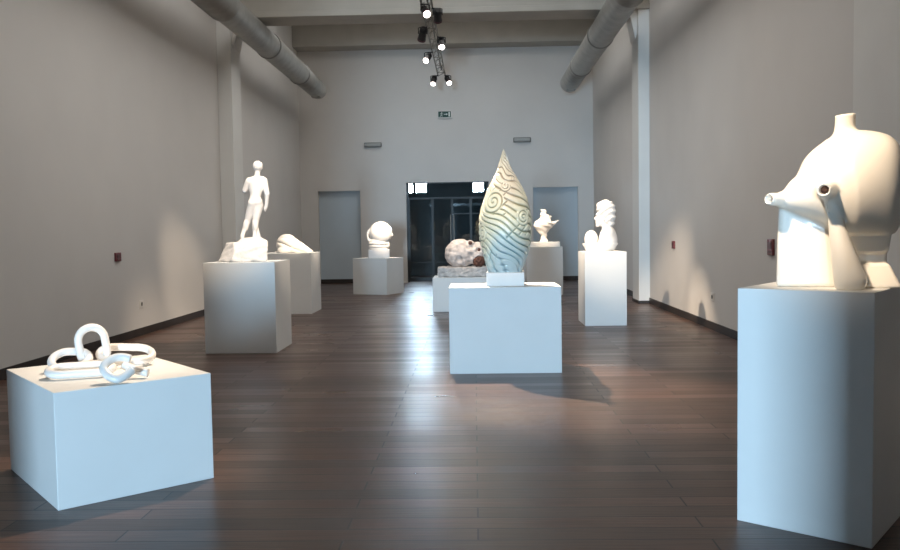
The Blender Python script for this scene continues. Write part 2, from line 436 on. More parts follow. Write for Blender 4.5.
ped_corner((-2.45, 4.745), (-1.73, 5.38), (-3.25, 5.60), .695, 'low wide white pedestal with the ceramic chain on it')
ped_box(-3.615, -2.655, 11.05, 11.98, 1.217, 'white pedestal under the statue of a standing figure')
ped_box(-4.23, -3.21, 16.34, 17.36, 1.20, 'white pedestal by the left wall under the ribbed shell sculpture')
ped_corner((-2.21, 20.99), (-1.85, 21.77), (-3.09, 21.48), .92, 'white pedestal turned to an angle under the round head on a block')
ped_box(-.83, .40, 16.43, 17.45, .67, 'low white pedestal under the mottled skull and its stone slab')
ped_box(-.29, .955, 9.27, 10.05, .962, 'wide white pedestal in the middle under the tall pointed vase')
ped_box(1.26, 2.13, 20.24, 21.15, 1.165, 'white pedestal at the back right under the small bird vessel')
ped_box(1.80, 2.48, 13.73, 14.61, 1.21, 'narrow white pedestal under the bust in a shallow dish')
ped_corner((1.938, 4.108), (2.357, 4.636), (1.41, 4.53), 1.267, 'tall white pedestal at the right front under the big spouted vessel')

def face(pos):                                   # a frame whose y axis runs away from the way in
    return -math.atan2(pos[0], pos[1])
class Fr:
    """measures taken off the photograph -> metres in the sculpture's own frame"""
    def __init__(s, ox, oy, sx, sz, sf=0): s.ox, s.oy, s.sx, s.sz, s.sf = ox, oy, sx, sz, sf
    def __call__(s, x, y, d=0.0): return ((x - s.ox) / s.sx, d, (s.oy - y + s.sf * d * (y - 228) / (s.oy - 228)) / s.sz)
    def X(s, x): return (x - s.ox) / s.sx
    def Z(s, y): return (s.oy - y) / s.sz

# ------------------------------------------------------------------ big spouted vessel
pos = (1.885, 4.58, 1.267)
t = tag(empty('spouted_vessel', pos, face(pos)), 'big cream ceramic vessel with side spouts and leg supports on the tall right pedestal', 'sculpture')
f = Fr(823.4, 286.5, 202, 184.4, -12.5)
g = G((-.33, -.40, -.02), (.44, .36, .98), .0085)
P = lambda x, y, d=0: f(x, y, d)
r = lambda px: px / 193.0
a_, b_, c_ = r(33.5), .20, r(55)
body = ((abs(g.x - f.X(864.5)) / a_) ** 3.4 + (abs(g.y) / b_) ** 2.4 + (abs(g.z - f.Z(191)) / c_) ** 3.2 + 1e-9) ** (1 / 3.0)
body = (body - 1) * .18
body = smin(body, g.ell(P(853, 182, -.02), (r(36), .20, r(45.5))), .08)
lob = g.cone(P(783, 199.5, -.11), P(844, 195, -.04), r(9), r(42))
lob = smin(lob, g.cone(P(800, 189, -.05), P(838, 176, 0), r(12), r(33)), .06)
lob = smin(lob, g.sph(P(828, 173, 0), r(27)), .06)
body = smin(body, lob, .08)
body = smin(body, g.cone(P(782, 199.5, -.12), P(771.5, 198.5, -.185), r(7.4), r(6.6)), .015)
body = smax(body, -(g.box((f.X(872), -.02, f.Z(262)), (r(34), .5, r(27.5)), .004)), .015)     # flat underside on the right
# neck
nk = g.cone(P(843, 142), P(843.5, 124), .058, .048)
nk = smin(nk, g.cone(P(843.5, 124), P(843.8, 117), .047, .053), .01)
nk = smax(nk, g.z - (f.Z(118) + .06 * (g.x - f.X(844))), .006)
body = smin(body, nk, .025)
# front spout with a fin running down from it
sp = g.cone(P(822.5, 190.5, -.335), P(832, 190, -.1), .036, .075)
sp = smax(sp, -(g.y + .345), .005)
body = smin(body, sp, .02)
body = smin(body, g.cone(P(824, 196, -.31), P(827, 217, -.22), .012, .006), .02)
# recessed band, waist and foot on the right
body = smin(body, g.taper(f.Z(253), f.Z(232), f.X(853), f.X(885), f.X(846), f.X(888), .02, .12, .145, .012), .006)
body = smin(body, g.taper(f.Z(266), f.Z(248), f.X(855), f.X(884), f.X(855), f.X(884), .03, .10, .10, .01), .008)
body = smin(body, g.taper(0, f.Z(263), f.X(856), f.X(898), f.X(856), f.X(886), .02, .15, .11, .012), .008)
# left slab support, its face set back under the lobe
slab = g.taper(0, f.Z(196), f.X(776), f.X(866), f.X(778), f.X(866), -.035 + .25 * (g.x - f.X(776)) ** 2, .075, .06, .02)
body = smin(body, slab, .012)
# front leg, narrow at the top
leg = g.cone(P(830.5, 206, -.20), P(848.5, 281, -.235), .024, .078)
leg = smax(leg, -g.z, .004)
body = smin(body, leg, .012)
# hollows
body = smax(body, -g.cone(P(769.5, 198.3, -.20), P(779, 199.2, -.14), .022, .016), .006)
body = smax(body, -g.cone(P(821.5, 190.5, -.40), P(828, 190.5, -.17), .023, .020), .006)
body = smax(body, -g.cone(P(844, 109), P(843.5, 124), .036, .032), .006)
body = np.maximum(body, -g.z)
skin('body', g, body, M['cream'], t)
for nm, a, b, rr in (('spout_hole', P(822.6, 190.5, -.30), P(826, 190.5, -.20), .0245), ('neck_hole', P(843.5, 122), P(843.5, 126), .034), ('side_spout_hole', P(775, 198.8, -.164), P(780, 199.3, -.133), .0185)):
    tube_obj(nm, [a, b], rr, M['hole'], t, 16)

# ------------------------------------------------------------------ ceramic chain
pos = (-2.48, 5.65, .6955); rz = face(pos)
t = tag(empty('chain_sculpture', pos, rz), 'thick white ceramic chain of linked loops lying on the low left pedestal', 'sculpture')
TR = .0265
def stadium(c, u, v, L, W, n=12):
    """closed link, centre c, long axis u, cross axis v, straight half length L, half width W"""
    c, u, v = Vector(c), Vector(u).normalized(), Vector(v); v = (v - u * v.dot(u)).normalized(); out = []
    for i in range(n + 1):
        a = -PI / 2 + PI * i / n; out.append(c + u * (L + W * math.cos(a)) + v * (W * math.sin(a)))
    for i in range(n + 1):
        a = PI / 2 + PI * i / n; out.append(c + u * (-L + W * math.cos(a)) + v * (W * math.sin(a)))
    return out
def link_st(*a): return tube_obj('link', stadium(*a), TR, M['cer'], t, 16, True)
link_st((-.135, .0, .157), (-.14, .05, 1), (.97, .22, .10), .043, .085)       # upright arch
link_st((.075, .05, .080), (1, -.05, -.08), (-.05, .88, .36), .072, .100)    # long link behind, to the right
link_st((-.275, -.05, .080), (.95, -.30, -.04), (.10, .86, .50), .030, .088)    # left link leaning on its neighbours
link_st((-.205, -.30, .045), (1, -.10, 0), (.05, .95, .15), .105, .085)      # flat link at the left front
# open broken link at the right front, leaning back
def lean(px, s): return ((px - 115) / 164, -.70 + s * .72, TR + .004 + s * .71)
tube_obj('link', catmull([lean(131, .058), lean(124, .018), lean(116.5, .0), lean(108.5, .030), lean(104.5, .082), lean(107.5, .13), lean(115, .16), lean(123, .162), lean(130, .145)], 8), TR, M['cer'], t, 16)
tube_obj('link', catmull([(.05, -.48, .080), (.10, -.51, .060), (.192, -.56, .031)], 8), TR, M['cer'], t, 16)

# ------------------------------------------------------------------ statue of a standing figure, seen from behind
pos = (-3.13, 11.5, 1.218)
t = tag(empty('figure_statue', pos, face(pos)), 'white statue of a standing nude figure on a rough rock, seen from behind', 'statue')
f = Fr(248, 261.3, 74.3, 72.3, -2.3)
P = lambda x, y, d=0: f(x, y, d)
g = G((-.10, -.20, .27), (.34, .22, 1.40), .0062)
v = g.cone(P(256.5, 201.5), P(257.8, 193, .01), .082, .062)            # pelvis to waist
v = smin(v, g.ell(P(258.2, 186, .01), (.105, .075, .13)), .05)         # ribcage
v = smin(v, g.cone(P(252.0, 181.5), P(264.8, 180.0), .040, .040), .05)  # shoulders
v = smin(v, g.ell(P(253.4, 203.5, -.035), (.052, .055, .055)), .02)    # buttocks
v = smin(v, g.ell(P(260.0, 202.5, -.035), (.052, .055, .055)), .02)
v = smin(v, g.cone(P(259.3, 178), P(260.1, 171.5, .01), .037, .032), .02)   # neck
v = smin(v, g.ell(P(260.4, 167.6, .02), (.055, .066, .070)), .012)     # head
v = smin(v, g.ell(P(260.8, 169.5, .045), (.040, .045, .050)), .012)    # jaw
v = smin(v, g.cone(P(261.4, 167, .085), P(261.6, 168.6, .093), .008, .011), .008)  # nose
v = smin(v, g.ell(P(261.2, 170.6, .080), (.018, .010, .006)), .006)    # lips
for s in (-1, 1):
    v = smax(v, -g.sph((P(261.2, 166.5)[0] + s * .022, .098, P(0, 166.6)[2]), .011), .006)   # eye sockets
    v = smin(v, g.ell((P(260.4, 167.8)[0] + s * .056, .012, P(0, 168)[2]), (.008, .016, .022)), .006)  # ears
# right arm hanging, left arm bent up in front
sh = P(266.3, 181); el = P(269.0, 194.5, -.02); wr = P(268.0, 206, .03)
v = smin(v, g.cone(sh, el, .042, .032), .015); v = smin(v, g.cone(el, wr, .031, .020), .01)
def hand(v, w, d, up):
    w, d = np.array(w), np.array(d) / np.linalg.norm(d); up = np.array(up) / np.linalg.norm(up)
    v = smin(v, g.cone(w, w + d * .038, .018, .021), .01)
    for q, L in zip((-1.5, -.5, .5, 1.5), (.026, .031, .029, .022)):
        k0 = w + d * .045 + up * q * .0105; k1 = k0 + d * L * .6; n = np.cross(d, up)
        k2 = k1 + d * L * .45 + n * .012
        v = smin(v, g.cone(k0, k1, .0068, .0062), .003); v = smin(v, g.cone(k1, k2, .0062, .0055), .003)
    th = w + d * .02 + up * .022
    return smin(v, g.cone(th, th + d * .028 + up * .012, .0075, .006), .004)
v = hand(v, wr, np.array(P(265.8, 212, .055)) - np.array(wr), (.2, .9, .2))
sh = P(250.6, 182); el = P(246.9, 190.5, .04); wr = P(249.5, 183, .17)
v = smin(v, g.cone(sh, el, .041, .033), .015); v = smin(v, g.cone(el, wr, .031, .020), .01)
v = hand(v, wr, (.35, .2, .9), (.9, .2, -.2))
# legs: weight on the right one, the left one trailing
for hip, kn, an, toe in ((P(260.2, 206, -.01), P(256.6, 221.5, .0), P(255.2, 237.0, -.03), P(257.6, 239.2, .10)),
                         (P(253.6, 206, -.01), P(248.4, 221.5, .05), P(243.2, 235.2, .0), P(240.6, 239.0, .11))):
    v = smin(v, g.cone(hip, kn, .064, .041), .012)
    cf = tuple(np.array(kn) * .7 + np.array(an) * .3 + np.array((0, -.016, 0)))
    v = smin(v, g.cone(kn, an, .040, .023), .012); v = smin(v, g.ell(cf, (.037, .042, .075)), .015)
    hl = (an[0], an[1] - .02, toe[2] + .002)
    v = smin(v, g.cone(an, hl, .022, .020), .012); v = smin(v, g.cone(an, toe, .023, .015), .012)
    for q in range(5):                            # toes
        b = np.array(toe) + np.array(((q - 2) * .0105, -.004 * abs(q - 1), -.002)); v = smin(v, g.cone(b, b + np.array((-.004, .022, -.002)), .0075, .006), .004)
v = v - .003
skin('body', g, v, M['marble'], t)
hr = G((.05, -.11, 1.22), (.28, .16, 1.40), .0055)
hv = hr.ell(P(260.3, 166.6, .005), (.067, .076, .072)) + .008 * np.sin(hr.x * 160 + 3 * np.sin(hr.z * 90)) * np.sin(hr.z * 150) * np.cos(hr.y * 120)
hv = smax(hv, -(hr.z - P(0, 168.3)[2] - .35 * (hr.y - .02)), .01); hv = smax(hv, hr.y - .075, .01)
skin('hair', hr, hv, M['marble'], t)
# rock base and tree stump
g = G((-.46, -.34, -.01), (.34, .34, .62), .011)
v = g.taper(0, f.Z(242.5), f.X(218.5), f.X(267), f.X(227), f.X(268), 0, .28, .24, .02)
for nrm, d in (((-.8, -.5, .35), .30), ((.55, -.75, .1), .33), ((-.2, -.8, .55), .29), ((.8, .4, .2), .40), ((-.5, .7, .4), .33), ((.1, -.97, -.2), .265)):
    n = np.array(nrm) / np.linalg.norm(nrm); v = smax(v, g.x * n[0] + g.y * n[1] + (g.z - .05) * n[2] - d, .006)
v = v + .007 * np.sin(g.x * 23 + 4 * np.sin(g.z * 17)) * np.sin(g.y * 19 + g.z * 21)
v = smin(v, g.ell(P(253, 243, .02), (.21, .17, .08)), .03)
v = smin(v, g.cone(P(258.3, 242, .03), P(257.2, 229, .02), .062, .034), .02)
skin('rock_base', g, np.maximum(v, -g.z), M['rock'], t, smooth=True)

# ------------------------------------------------------------------ ribbed shell lying on its side
pos = (-3.72, 16.85, 1.201)
t = tag(empty('shell_sculpture', pos, face(pos)), 'white ribbed shell form lying on the pedestal by the left wall', 'sculpture')
f = Fr(290.3, 252.7, 50.3, 49.4, -1.1)
P = lambda x, y, d=0: f(x, y, d)
g = G((-.34, -.32, -.02), (.50, .32, .42), .0095)
a, b = np.array(P(288, 244.5)), np.array(P(309.5, 252))
ang = np.arctan2(g.y, (g.z - .12) + .35 * (g.x)); tt = (g.x - a[0]) / (b[0] - a[0])
v = g.cone(a, b, .205, .045)
v = smin(v, g.ell(P(286.5, 244.5), (.185, .21, .195)), .04)
v = smin(v, g.cone(P(300, 247.5, -.03), P(311.5, 252.4, -.05), .10, .03), .03)
v = v + .040 * (1 - np.abs(np.sin(ang * 4.0 + 1.3 * tt))) ** 1.5 * np.clip(1.15 - .75 * tt, 0, 1) - .010
v = smin(v, g.ell(P(284, 250, -.16), (.13, .07, .07)), .02)
v = np.maximum(v, -g.z)
skin('body', g, v, M['cer'], t)
box('foot_plate', -.30, -.2, -.1, .1, 0, .03, M['plinth'], t, bevel=.004)

# ------------------------------------------------------------------ round head on a block
pos = (-2.30, 21.55, .921)
t = tag(empty('head_sculpture', pos, face(pos)), 'round white head form facing right on a square block, left of the glass entrance', 'sculpture')
f = Fr(385.4 - .8, 257.7, 38.8, 38.7, -1.2)
P = lambda x, y, d=0: f(x - .8, y, d)
box('block', f.X(368), f.X(389), -.24, .24, 0, f.Z(249.3), M['marble'], t, bevel=.008)
g = G((-.46, -.36, .20), (.36, .36, 1.06), .011)
v = g.sph(P(381.5, 233), .30)
v = smin(v, g.cone(P(379, 243, 0), P(379, 249, 0), .235, .245), .015)
for y in (243.2, 246.2): v = np.minimum(v, np.sqrt((np.sqrt((g.x - f.X(378.5)) ** 2 + g.y ** 2) - .235) ** 2 + (g.z - f.Z(y)) ** 2) - .028)
v = smin(v, g.cone(P(388, 233.5, -.02), P(392, 235, -.05), .085, .045), .04)
v = smin(v, g.ell(P(389, 230.2, -.02), (.09, .14, .035)), .03)
v = smin(v, g.cone(P(386, 240, -.03), P(387.5, 245, -.03), .08, .07), .03)
dx, dz = g.x - f.X(372.5), g.z - f.Z(235.5)
v = smin(v, np.sqrt((np.sqrt((dx * 1.25) ** 2 + dz ** 2) - .165) ** 2 + (g.y + .05) ** 2) - .038, .02)
v = np.maximum(v, f.Z(249.3) - g.z)
skin('head', g, v, M['cer'], t)

# ------------------------------------------------------------------ skull on its stone slab
pos = (-.21, 16.9, .671)
t = tag(empty('stone_slab', pos, face(pos)), 'rough weathered stone slab under the mottled skull', 'slab')
f = Fr(464.3, 276.3, 49.5, 49.4, -2.7)
g = G((-.60, -.36, -.01), (.62, .36, .25), .011)
v = g.box((f.X(464), 0, f.Z(271.5)), ((.52), .30, .095), .02) + .012 * np.sin(g.x * 31 + 3 * np.sin(g.z * 30)) * np.sin(g.y * 27 + g.x * 9)
v = smin(v, g.box((f.X(441), -.18, .14), (.05, .09, .055), .02), .02)
ST = f.Z(271.5) + .095
skin('block', g, np.maximum(v, -g.z), M['slab'], t)
pos2 = (pos[0], pos[1], pos[2] + ST - .012)
t = tag(empty('skull_sculpture', pos2, face(pos)), 'mottled bone coloured skull with brown mouth on the stone slab behind the vase', 'sculpture')
f = Fr(464.3, 276.3 - (ST - .012) * 49.4, 49.5, 49.4, -2.7)
P = lambda x, y, d=0: f(x, y, d)
g = G((-.46, -.36, -.02), (.50, .36, .66), .0105)
v = g.sph(P(460, 253.6), .295)
v = smin(v, g.ell(P(477, 254, -.02), (.165, .20, .24)), .06)
v = smin(v, g.ell(P(471, 243.5, -.08), (.085, .085, .055)), .03)
v = smin(v, g.cone(P(466, 252, -.22), P(481, 250, -.15), .045, .05), .03)    # cheek bone
v = v + .010 * np.sin(g.x * 26 + 2 * np.sin(g.z * 19)) * np.sin(g.z * 23 + g.y * 17)
v = smax(v, -g.ell(P(459.5, 261.5, -.31), (.085, .10, .12)), .02)           # temple hollow
v = smax(v, -g.sph(P(470.8, 243.0, -.225), .066), .012)                     # sockets
v = smax(v, -g.sph(P(479.3, 250, -.22), .055), .012)
v = smax(v, -g.sph(P(479, 261.5, -.22), .10), .02)
skin('cranium', g, np.maximum(v, -g.z), M['bone'], t)
for p, rr in ((P(470.8, 243.2, -.175), .042), (P(479.3, 250, -.165), .036)):
    gg = G(tuple(np.array(p) - .08), tuple(np.array(p) + .08), .011)
    skin('eye_socket', gg, gg.sph(p, rr), M['brown'], t)
p = P(478.8, 261.5, -.13); gg = G(tuple(np.array(p) - .16), tuple(np.array(p) + .16), .011)
v = gg.sph(p, .12) + .022 * np.sin(gg.x * 70) * np.sin(gg.z * 64 + 1) * np.sin(gg.y * 60)
skin('mouth', gg, v, M['brown'], t)

# ------------------------------------------------------------------ tall pointed vase on a small plinth
pos = (.33, 9.66, .963); rz = face(pos)
f = Fr(503.4, 285.1, 86.9, 86.5)
b = tag(empty('plinth', (pos[0] + f.X(505.3), pos[1], pos[2]), rz), 'small square white plinth block under the tall pointed vase', 'plinth')
PH = f.Z(272)
box('block', -.214, .214, -.214, .214, 0, PH, M['plinth'], b, bevel=.004)
def vase_mat():
    m = bpy.data.materials.new('carved_glaze'); m.use_nodes = True
    nt = m.node_tree; L = nt.links.new; bs = nt.nodes['Principled BSDF']
    bs.inputs['Roughness'].default_value = .33; bs.inputs['Coat Weight'].default_value = .3; bs.inputs['Coat Roughness'].default_value = .12
    at = nt.nodes.new('ShaderNodeAttribute'); at.attribute_name = 'groove'
    hg = nt.nodes.new('ShaderNodeAttribute'); hg.attribute_name = 'band'
    r1 = nt.nodes.new('ShaderNodeValToRGB')      # glaze that settles in the grooves, by height and patch
    el = r1.color_ramp.elements
    el[0].position = 0; el[0].color = (.08, .17, .22, 1); el[1].position = 1; el[1].color = (.30, .24, .14, 1)
    for p, c in ((.16, (.07, .18, .21, 1)), (.28, (.10, .17, .12, 1)), (.42, (.15, .16, .07, 1)), (.6, (.20, .17, .08, 1)), (.75, (.20, .14, .085, 1))):
        e = el.new(p); e.color = c
    r2 = nt.nodes.new('ShaderNodeValToRGB')      # raised body
    e2 = r2.color_ramp.elements
    e2[0].position = 0; e2[0].color = (.42, .54, .58, 1); e2[1].position = 1; e2[1].color = (.62, .57, .45, 1)
    for p, c in ((.18, (.45, .58, .60, 1)), (.30, (.62, .65, .55, 1)), (.5, (.72, .69, .52, 1)), (.75, (.66, .57, .44, 1))):
        e = e2.new(p); e.color = c
    L(hg.outputs['Fac'], r1.inputs['Fac']); L(hg.outputs['Fac'], r2.inputs['Fac'])
    mx = nt.nodes.new('ShaderNodeMix'); mx.data_type = 'RGBA'
    L(at.outputs['Fac'], mx.inputs[0]); L(r2.outputs['Color'], mx.inputs[6]); L(r1.outputs['Color'], mx.inputs[7])
    L(mx.outputs[2], bs.inputs['Base Color'])
    return m
M['vase'] = vase_mat()
t = tag(empty('pointed_vase', (b.location.x, b.location.y, pos[2] + PH), rz), 'tall pointed bud shaped vase carved with wavy ridges in cream green and blue', 'vase')
prof = [(0, .196), (.04, .205), (.10, .226), (.16, .244), (.25, .272), (.35, .294), (.45, .305), (.54, .309), (.62, .303), (.72, .286), (.84, .250), (.94, .208), (1.0, .178), (1.08, .132), (1.14, .100), (1.19, .077), (1.25, .056), (1.31, .036), (1.36, .020), (1.40, .006)]
VH = 1.40
NA, NZ = 300, 420
zz_, rr_ = np.array([p[0] for p in prof]), np.array([p[1] for p in prof])
ZG = np.linspace(0, VH, NZ); AG = np.linspace(0, 2 * PI, NA, endpoint=False)
Rp = np.interp(ZG, zz_, rr_)
for _ in range(12): Rp[1:-1] = (Rp[:-2] + 2 * Rp[1:-1] + Rp[2:]) / 4
A2, Z2 = np.meshgrid(AG, ZG)
def nz(u, w, s):
    return (np.sin(u * 2 + w * 5.1 + s) + np.sin(u * 3 - w * 7.3 + 2 * s) * .8 + np.sin(u * 5 + w * 3.1 - s) * .5) / 2.3
warp = nz(A2, Z2, 1.3)
ph = A2 * 11 + Z2 * 80 + 5.0 * warp + 1.6 * np.sin(A2 * 2 - Z2 * 9)          # rising waves
w1 = np.abs(np.sin(ph * .5))
w2 = np.abs(np.sin((A2 * 9 + Z2 * 17 + 1.8 * nz(A2, Z2, 4.0)) * .5))
band1 = np.clip((Z2 - .12) / .15, 0, 1) * np.clip((1.02 - Z2) / .12, 0, 1)
# swirls in the upper half
sw = np.full_like(A2, 9.0)
for az, zc, rad in ((4.15, .80, .13), (5.45, .62, .10), (3.6, .45, .10), (2.0, .80, .13), (.7, .60, .12), (4.75, .98, .07), (2.9, .97, .08), (1.2, .96, .08), (.1, .85, .1)):
    da = (A2 - az + PI) % (2 * PI) - PI
    dd = np.sqrt((da * np.maximum(Rp[:, None], .08)) ** 2 + (Z2 - zc) ** 2) / rad
    th = np.arctan2(Z2 - zc, da * .28)
    s_ = np.abs(np.sin((dd * 15.0 + th) * .5)); sw = np.where(dd < 1, s_, sw)
pat = np.where(sw < 5, sw, w1)
tip = np.clip((Z2 - .95) / .1, 0, 1)
pat = pat * (1 - tip) + tip * np.abs(np.sin((A2 * 8 + Z2 * 100 + 4 * nz(A2, Z2 * 3, 2.2)) * .5))
w3 = np.abs(np.sin((A2 * 17 - Z2 * 46 + 3.0 * nz(A2, Z2, 2.7)) * .5))
msk = np.clip((nz(A2 * 1.0, Z2 * 1.6, 5.2) - .12) / .1, 0, 1) * (sw > 5)
pat = np.where(msk > .5, np.minimum(pat, w3 * 1.1 + .1), pat)
low = np.clip((.22 - Z2) / .1, 0, 1)
pat = pat * (1 - .6 * low) + .6 * low * w2
groove = np.clip(1 - pat / .66, 0, 1)
amp = .020 * np.clip((VH - Z2) / .3, .15, 1)
R = Rp[:, None] - amp * groove + .007 * warp * np.clip((VH - Z2) / .3, 0, 1) + .006 * (w2 - .5) * band1
cxo = .012 * np.sin(Z2 * 2.2)
vs = np.stack([R * np.cos(A2) + cxo, R * np.sin(A2), Z2], -1).reshape(-1, 3).tolist()
fs = []
for i in range(NZ - 1):
    o = i * NA
    for k_ in range(NA):
        k2 = (k_ + 1) % NA; fs.append((o + k_, o + k2, o + NA + k2, o + NA + k_))
fs.append(tuple(range(NA))[::-1]); fs.append(tuple((NZ - 1) * NA + k_ for k_ in range(NA)))
me = bpy.data.meshes.new('body'); me.from_pydata(vs, [], fs)
for p in me.polygons: p.use_smooth = True
at = me.attributes.new('groove', 'FLOAT', 'POINT'); at.data.foreach_set('value', np.clip(groove * .95, 0, 1).ravel())
bd = np.clip(Z2 / VH + .14 * nz(A2, Z2, 6.0), 0, 1)
at = me.attributes.new('band', 'FLOAT', 'POINT'); at.data.foreach_set('value', bd.ravel())
me.materials.append(M['vase']); link(bpy.data.objects.new('body', me), t)

# ------------------------------------------------------------------ bird vessel on a slab
pos = (1.70, 20.62, 1.166); rz = face(pos)
f = Fr(543.3, 246.6, 40.9, 40.6)
SH = f.Z(242)
t = tag(empty('stone_slab', (pos[0] + f.X(544.6), pos[1], pos[2]), rz), 'flat white slab under the small bird vessel', 'slab')
box('block', -.36, .36, -.27, .27, 0, SH, M['plinth'], t, bevel=.008)
t = tag(empty('bird_vessel', (pos[0], pos[1], pos[2] + SH), rz), 'small white bird shaped vessel with a beak pointing right on the back right pedestal', 'sculpture')
f = Fr(543.3, 242, 40.9, 40.6)
P = lambda x, y, d=0: f(x, y, d)
g = G((-.32, -.28, -.01), (.48, .28, .88), .010)
v = g.cone(P(543.5, 240), P(544, 236), .085, .060)
v = smin(v, g.taper(0, .05, f.X(539.5), f.X(548), f.X(540.5), f.X(547.5), 0, .11, .09, .015), .03)
bl = smin(g.cone(P(543.8, 235), P(542, 226.5), .07, .185), g.ell(P(542, 225), (.20, .19, .14)), .04)
bl = smin(bl, g.cone(P(545, 227.5), P(558, 221.2), .12, .014), .05)
v = smin(v, bl, .03)
v = smin(v, g.taper(f.Z(224), f.Z(214.5), f.X(539.6), f.X(552), f.X(540.4), f.X(549), 0, .13, .10, .02), .03)
v = smin(v, g.cone(P(545, 219.5), P(551.3, 216.4), .05, .02), .02)
v = smin(v, g.taper(f.Z(216), f.Z(209.5), f.X(540.8), f.X(546.8), f.X(541), f.X(546), 0, .075, .06, .012), .01)
v = smax(v, -g.sph(P(543.6, 208.2), .05), .01)
v = v + .006 * np.sin(g.z * 55 + g.x * 20)
skin('body', g, np.maximum(v, -g.z), M['cer'], t)

# ------------------------------------------------------------------ bust in a shallow dish
pos = (2.14, 14.17, 1.211); rz = face(pos)
f = Fr(601.5, 251.2, 60.4, 59.4)
t = tag(empty('bust_sculpture', pos, rz), 'white bust with tall swept hair in a shallow dish on the narrow right pedestal', 'sculpture')
bm = bmesh.new(); N = 40; rings = []
for sx_, zz2 in ((.13, 0), (.215, .0), (.245, .03), (.30, .125), (.298, .132), (.285, .128), (.23, .05), (.18, .03)):
    rings.append([bm.verts.new((f.X(600.0) + sx_ * math.cos(2 * PI * k / N) + .02 * zz2, sx_ * .72 * math.sin(2 * PI * k / N), zz2)) for k in range(N)])
for a_, b_ in zip(rings[:-1], rings[1:]):
    for k in range(N): bm.faces.new((a_[k], a_[(k + 1) % N], b_[(k + 1) % N], b_[k]))
bm.faces.new(rings[0][::-1]); bm.faces.new(rings[-1])
obj_bm('dish', bm, M['cer'], t, smooth=True)
BZ = .031
f = Fr(601.5, 251.2 - BZ * 59.4, 60.4, 59.4)
P = lambda x, y, d=0: f(x, y, d)
g = G((-.32, -.26, -.01), (.30, .26, .86), .0085)
v = g.ell(P(608.6, 240), (.150, .17, .20))                              # chest and draped shoulders
v = smin(v, g.cone(P(608, 231), P(606, 224), .095, .075), .05)
v = smin(v, g.cone(P(608, 233.5, -.10), P(609, 233, .10), .095, .095), .05)
v = smin(v, g.cone(P(603.5, 234, -.11), P(601, 243, -.14), .055, .05), .03)
hd = g.ell(P(602.8, 216.5), (.105, .095, .145))
hd = smin(hd, g.ell(P(600.5, 221.5), (.08, .075, .085)), .03)
hd = smin(hd, g.cone(P(596.8, 216.5), P(595.4, 219.0), .012, .019), .015)   # nose
hd = smin(hd, g.ell(P(596.6, 222.3), (.014, .03, .012)), .01)               # lips
hd = smin(hd, g.ell(P(597.6, 225.4), (.03, .032, .026)), .015)              # chin
hd = smin(hd, g.ell(P(597.3, 214.6), (.02, .07, .012)), .012)               # brow
for s in (-1, 1):
    hd = smax(hd, -g.sph((f.X(596.4), s * .042, f.Z(216.6)), .019), .01)
    hd = smin(hd, g.ell((f.X(604.8), s * .092, f.Z(218.5)), (.022, .012, .036)), .008)
v = smin(v, hd, .02)
kn = smin(g.ell(P(591.2, 239.0), (.112, .12, .150)), g.ell(P(590.5, 246), (.10, .13, .07)), .04)
v = smin(v, kn, .012)
v = smin(v, g.cone(P(594, 246, 0), P(606, 246, 0), .05, .08), .03)
skin('figure', g, np.maximum(v, -g.z), M['cer'], t).location.z = BZ
hg_ = G((-.14, -.20, .36), (.26, .20, .90), .0085)
hv = hg_.ell(P(606.4, 210), (.150, .150, .160))
hv = smin(hv, hg_.ell(P(609, 217), (.105, .135, .13)), .04)
hv = smin(hv, hg_.ell(P(601.5, 207), (.075, .11, .075)), .03)
hv = smin(hv, hg_.ell(P(609.5, 221.5), (.085, .11, .10)), .04)
hv = hv + .008 * np.sin((hg_.z * 62 - hg_.x * 50) + 2.2 * np.sin(hg_.y * 14 + hg_.x * 9)) - .004
hv = smax(hv, -hg_.ell(P(594.5, 221), (.075, .095, .085)), .012)
skin('hair', hg_, hv, M['cer'], t).location.z = BZ

# ------------------------------------------------------------------ ducts under the ceiling
def duct(x, y1, label, y0=YF + .1, z=5.77, R=.265):
    t = tag(empty('ventilation_duct', (x, y1, z)), label, 'duct', 'ventilation ducts')
    L = y1 - y0
    def pipe(name, a, b, rad, m, rib=0.0, step=.09, parent=t, cap=False):
        n = max(2, int((b - a) / step) * 2) if rib else 2
        bm = bmesh.new()
        pts = [(0, -(a + (b - a) * i / (n - 1)), 0) for i in range(n)]
        rs = [rad + (rib if i % 2 else 0) for i in range(n)]
        tube(bm, pts, rs, 40, caps=True)
        return obj_bm(name, bm, m, parent, smooth=True, bevel=0)
    bm = bmesh.new()
    # rounded closed end
    pts = [(0, -.0, 0), (0, -.02, 0), (0, -.06, 0), (0, -.12, 0), (0, -2.7, 0)]
    tube(bm, pts, [R * .80, R * .91, R * .975, R, R], 40)
    obj_bm('end_section', bm, M['duct'], t, smooth=True)
    pipe('spiral_pipe', 2.7, 9.4, R + .004, M['duct'], .006, .12)
    pipe('ribbed_sleeve', 9.4, L, R + .012, M['duct'], .03, .07)
    for d in (2.7, 6.0, 9.4): pipe('joint_ring', d - .035, d + .035, R + .028, M['duct2'])
    bm = bmesh.new(); bx(bm, -.12, .12, -.5, -.28, -R * 1.0, -R * .9)
    # outlet flap low on the end
    obj_bm('outlet_flap', bm, M['duct2'], t)
    for yb in (18.0, 7.4):
        bm = bmesh.new(); tube(bm, [(0, yb - y1, R + .01), (0, yb - y1, 6.1 - z)], .012, 8); bx(bm, -.06, .06, yb - y1 - .04, yb - y1 + .04, 6.09 - z, 6.1 - z)
        obj_bm('hanger', bm, M['duct2'], t)
    return t
duct(-4.52, 24.8, 'round metal ventilation duct hanging along the left wall under the ceiling')
duct(2.80, 24.5, 'round metal ventilation duct hanging along the right wall under the ceiling')

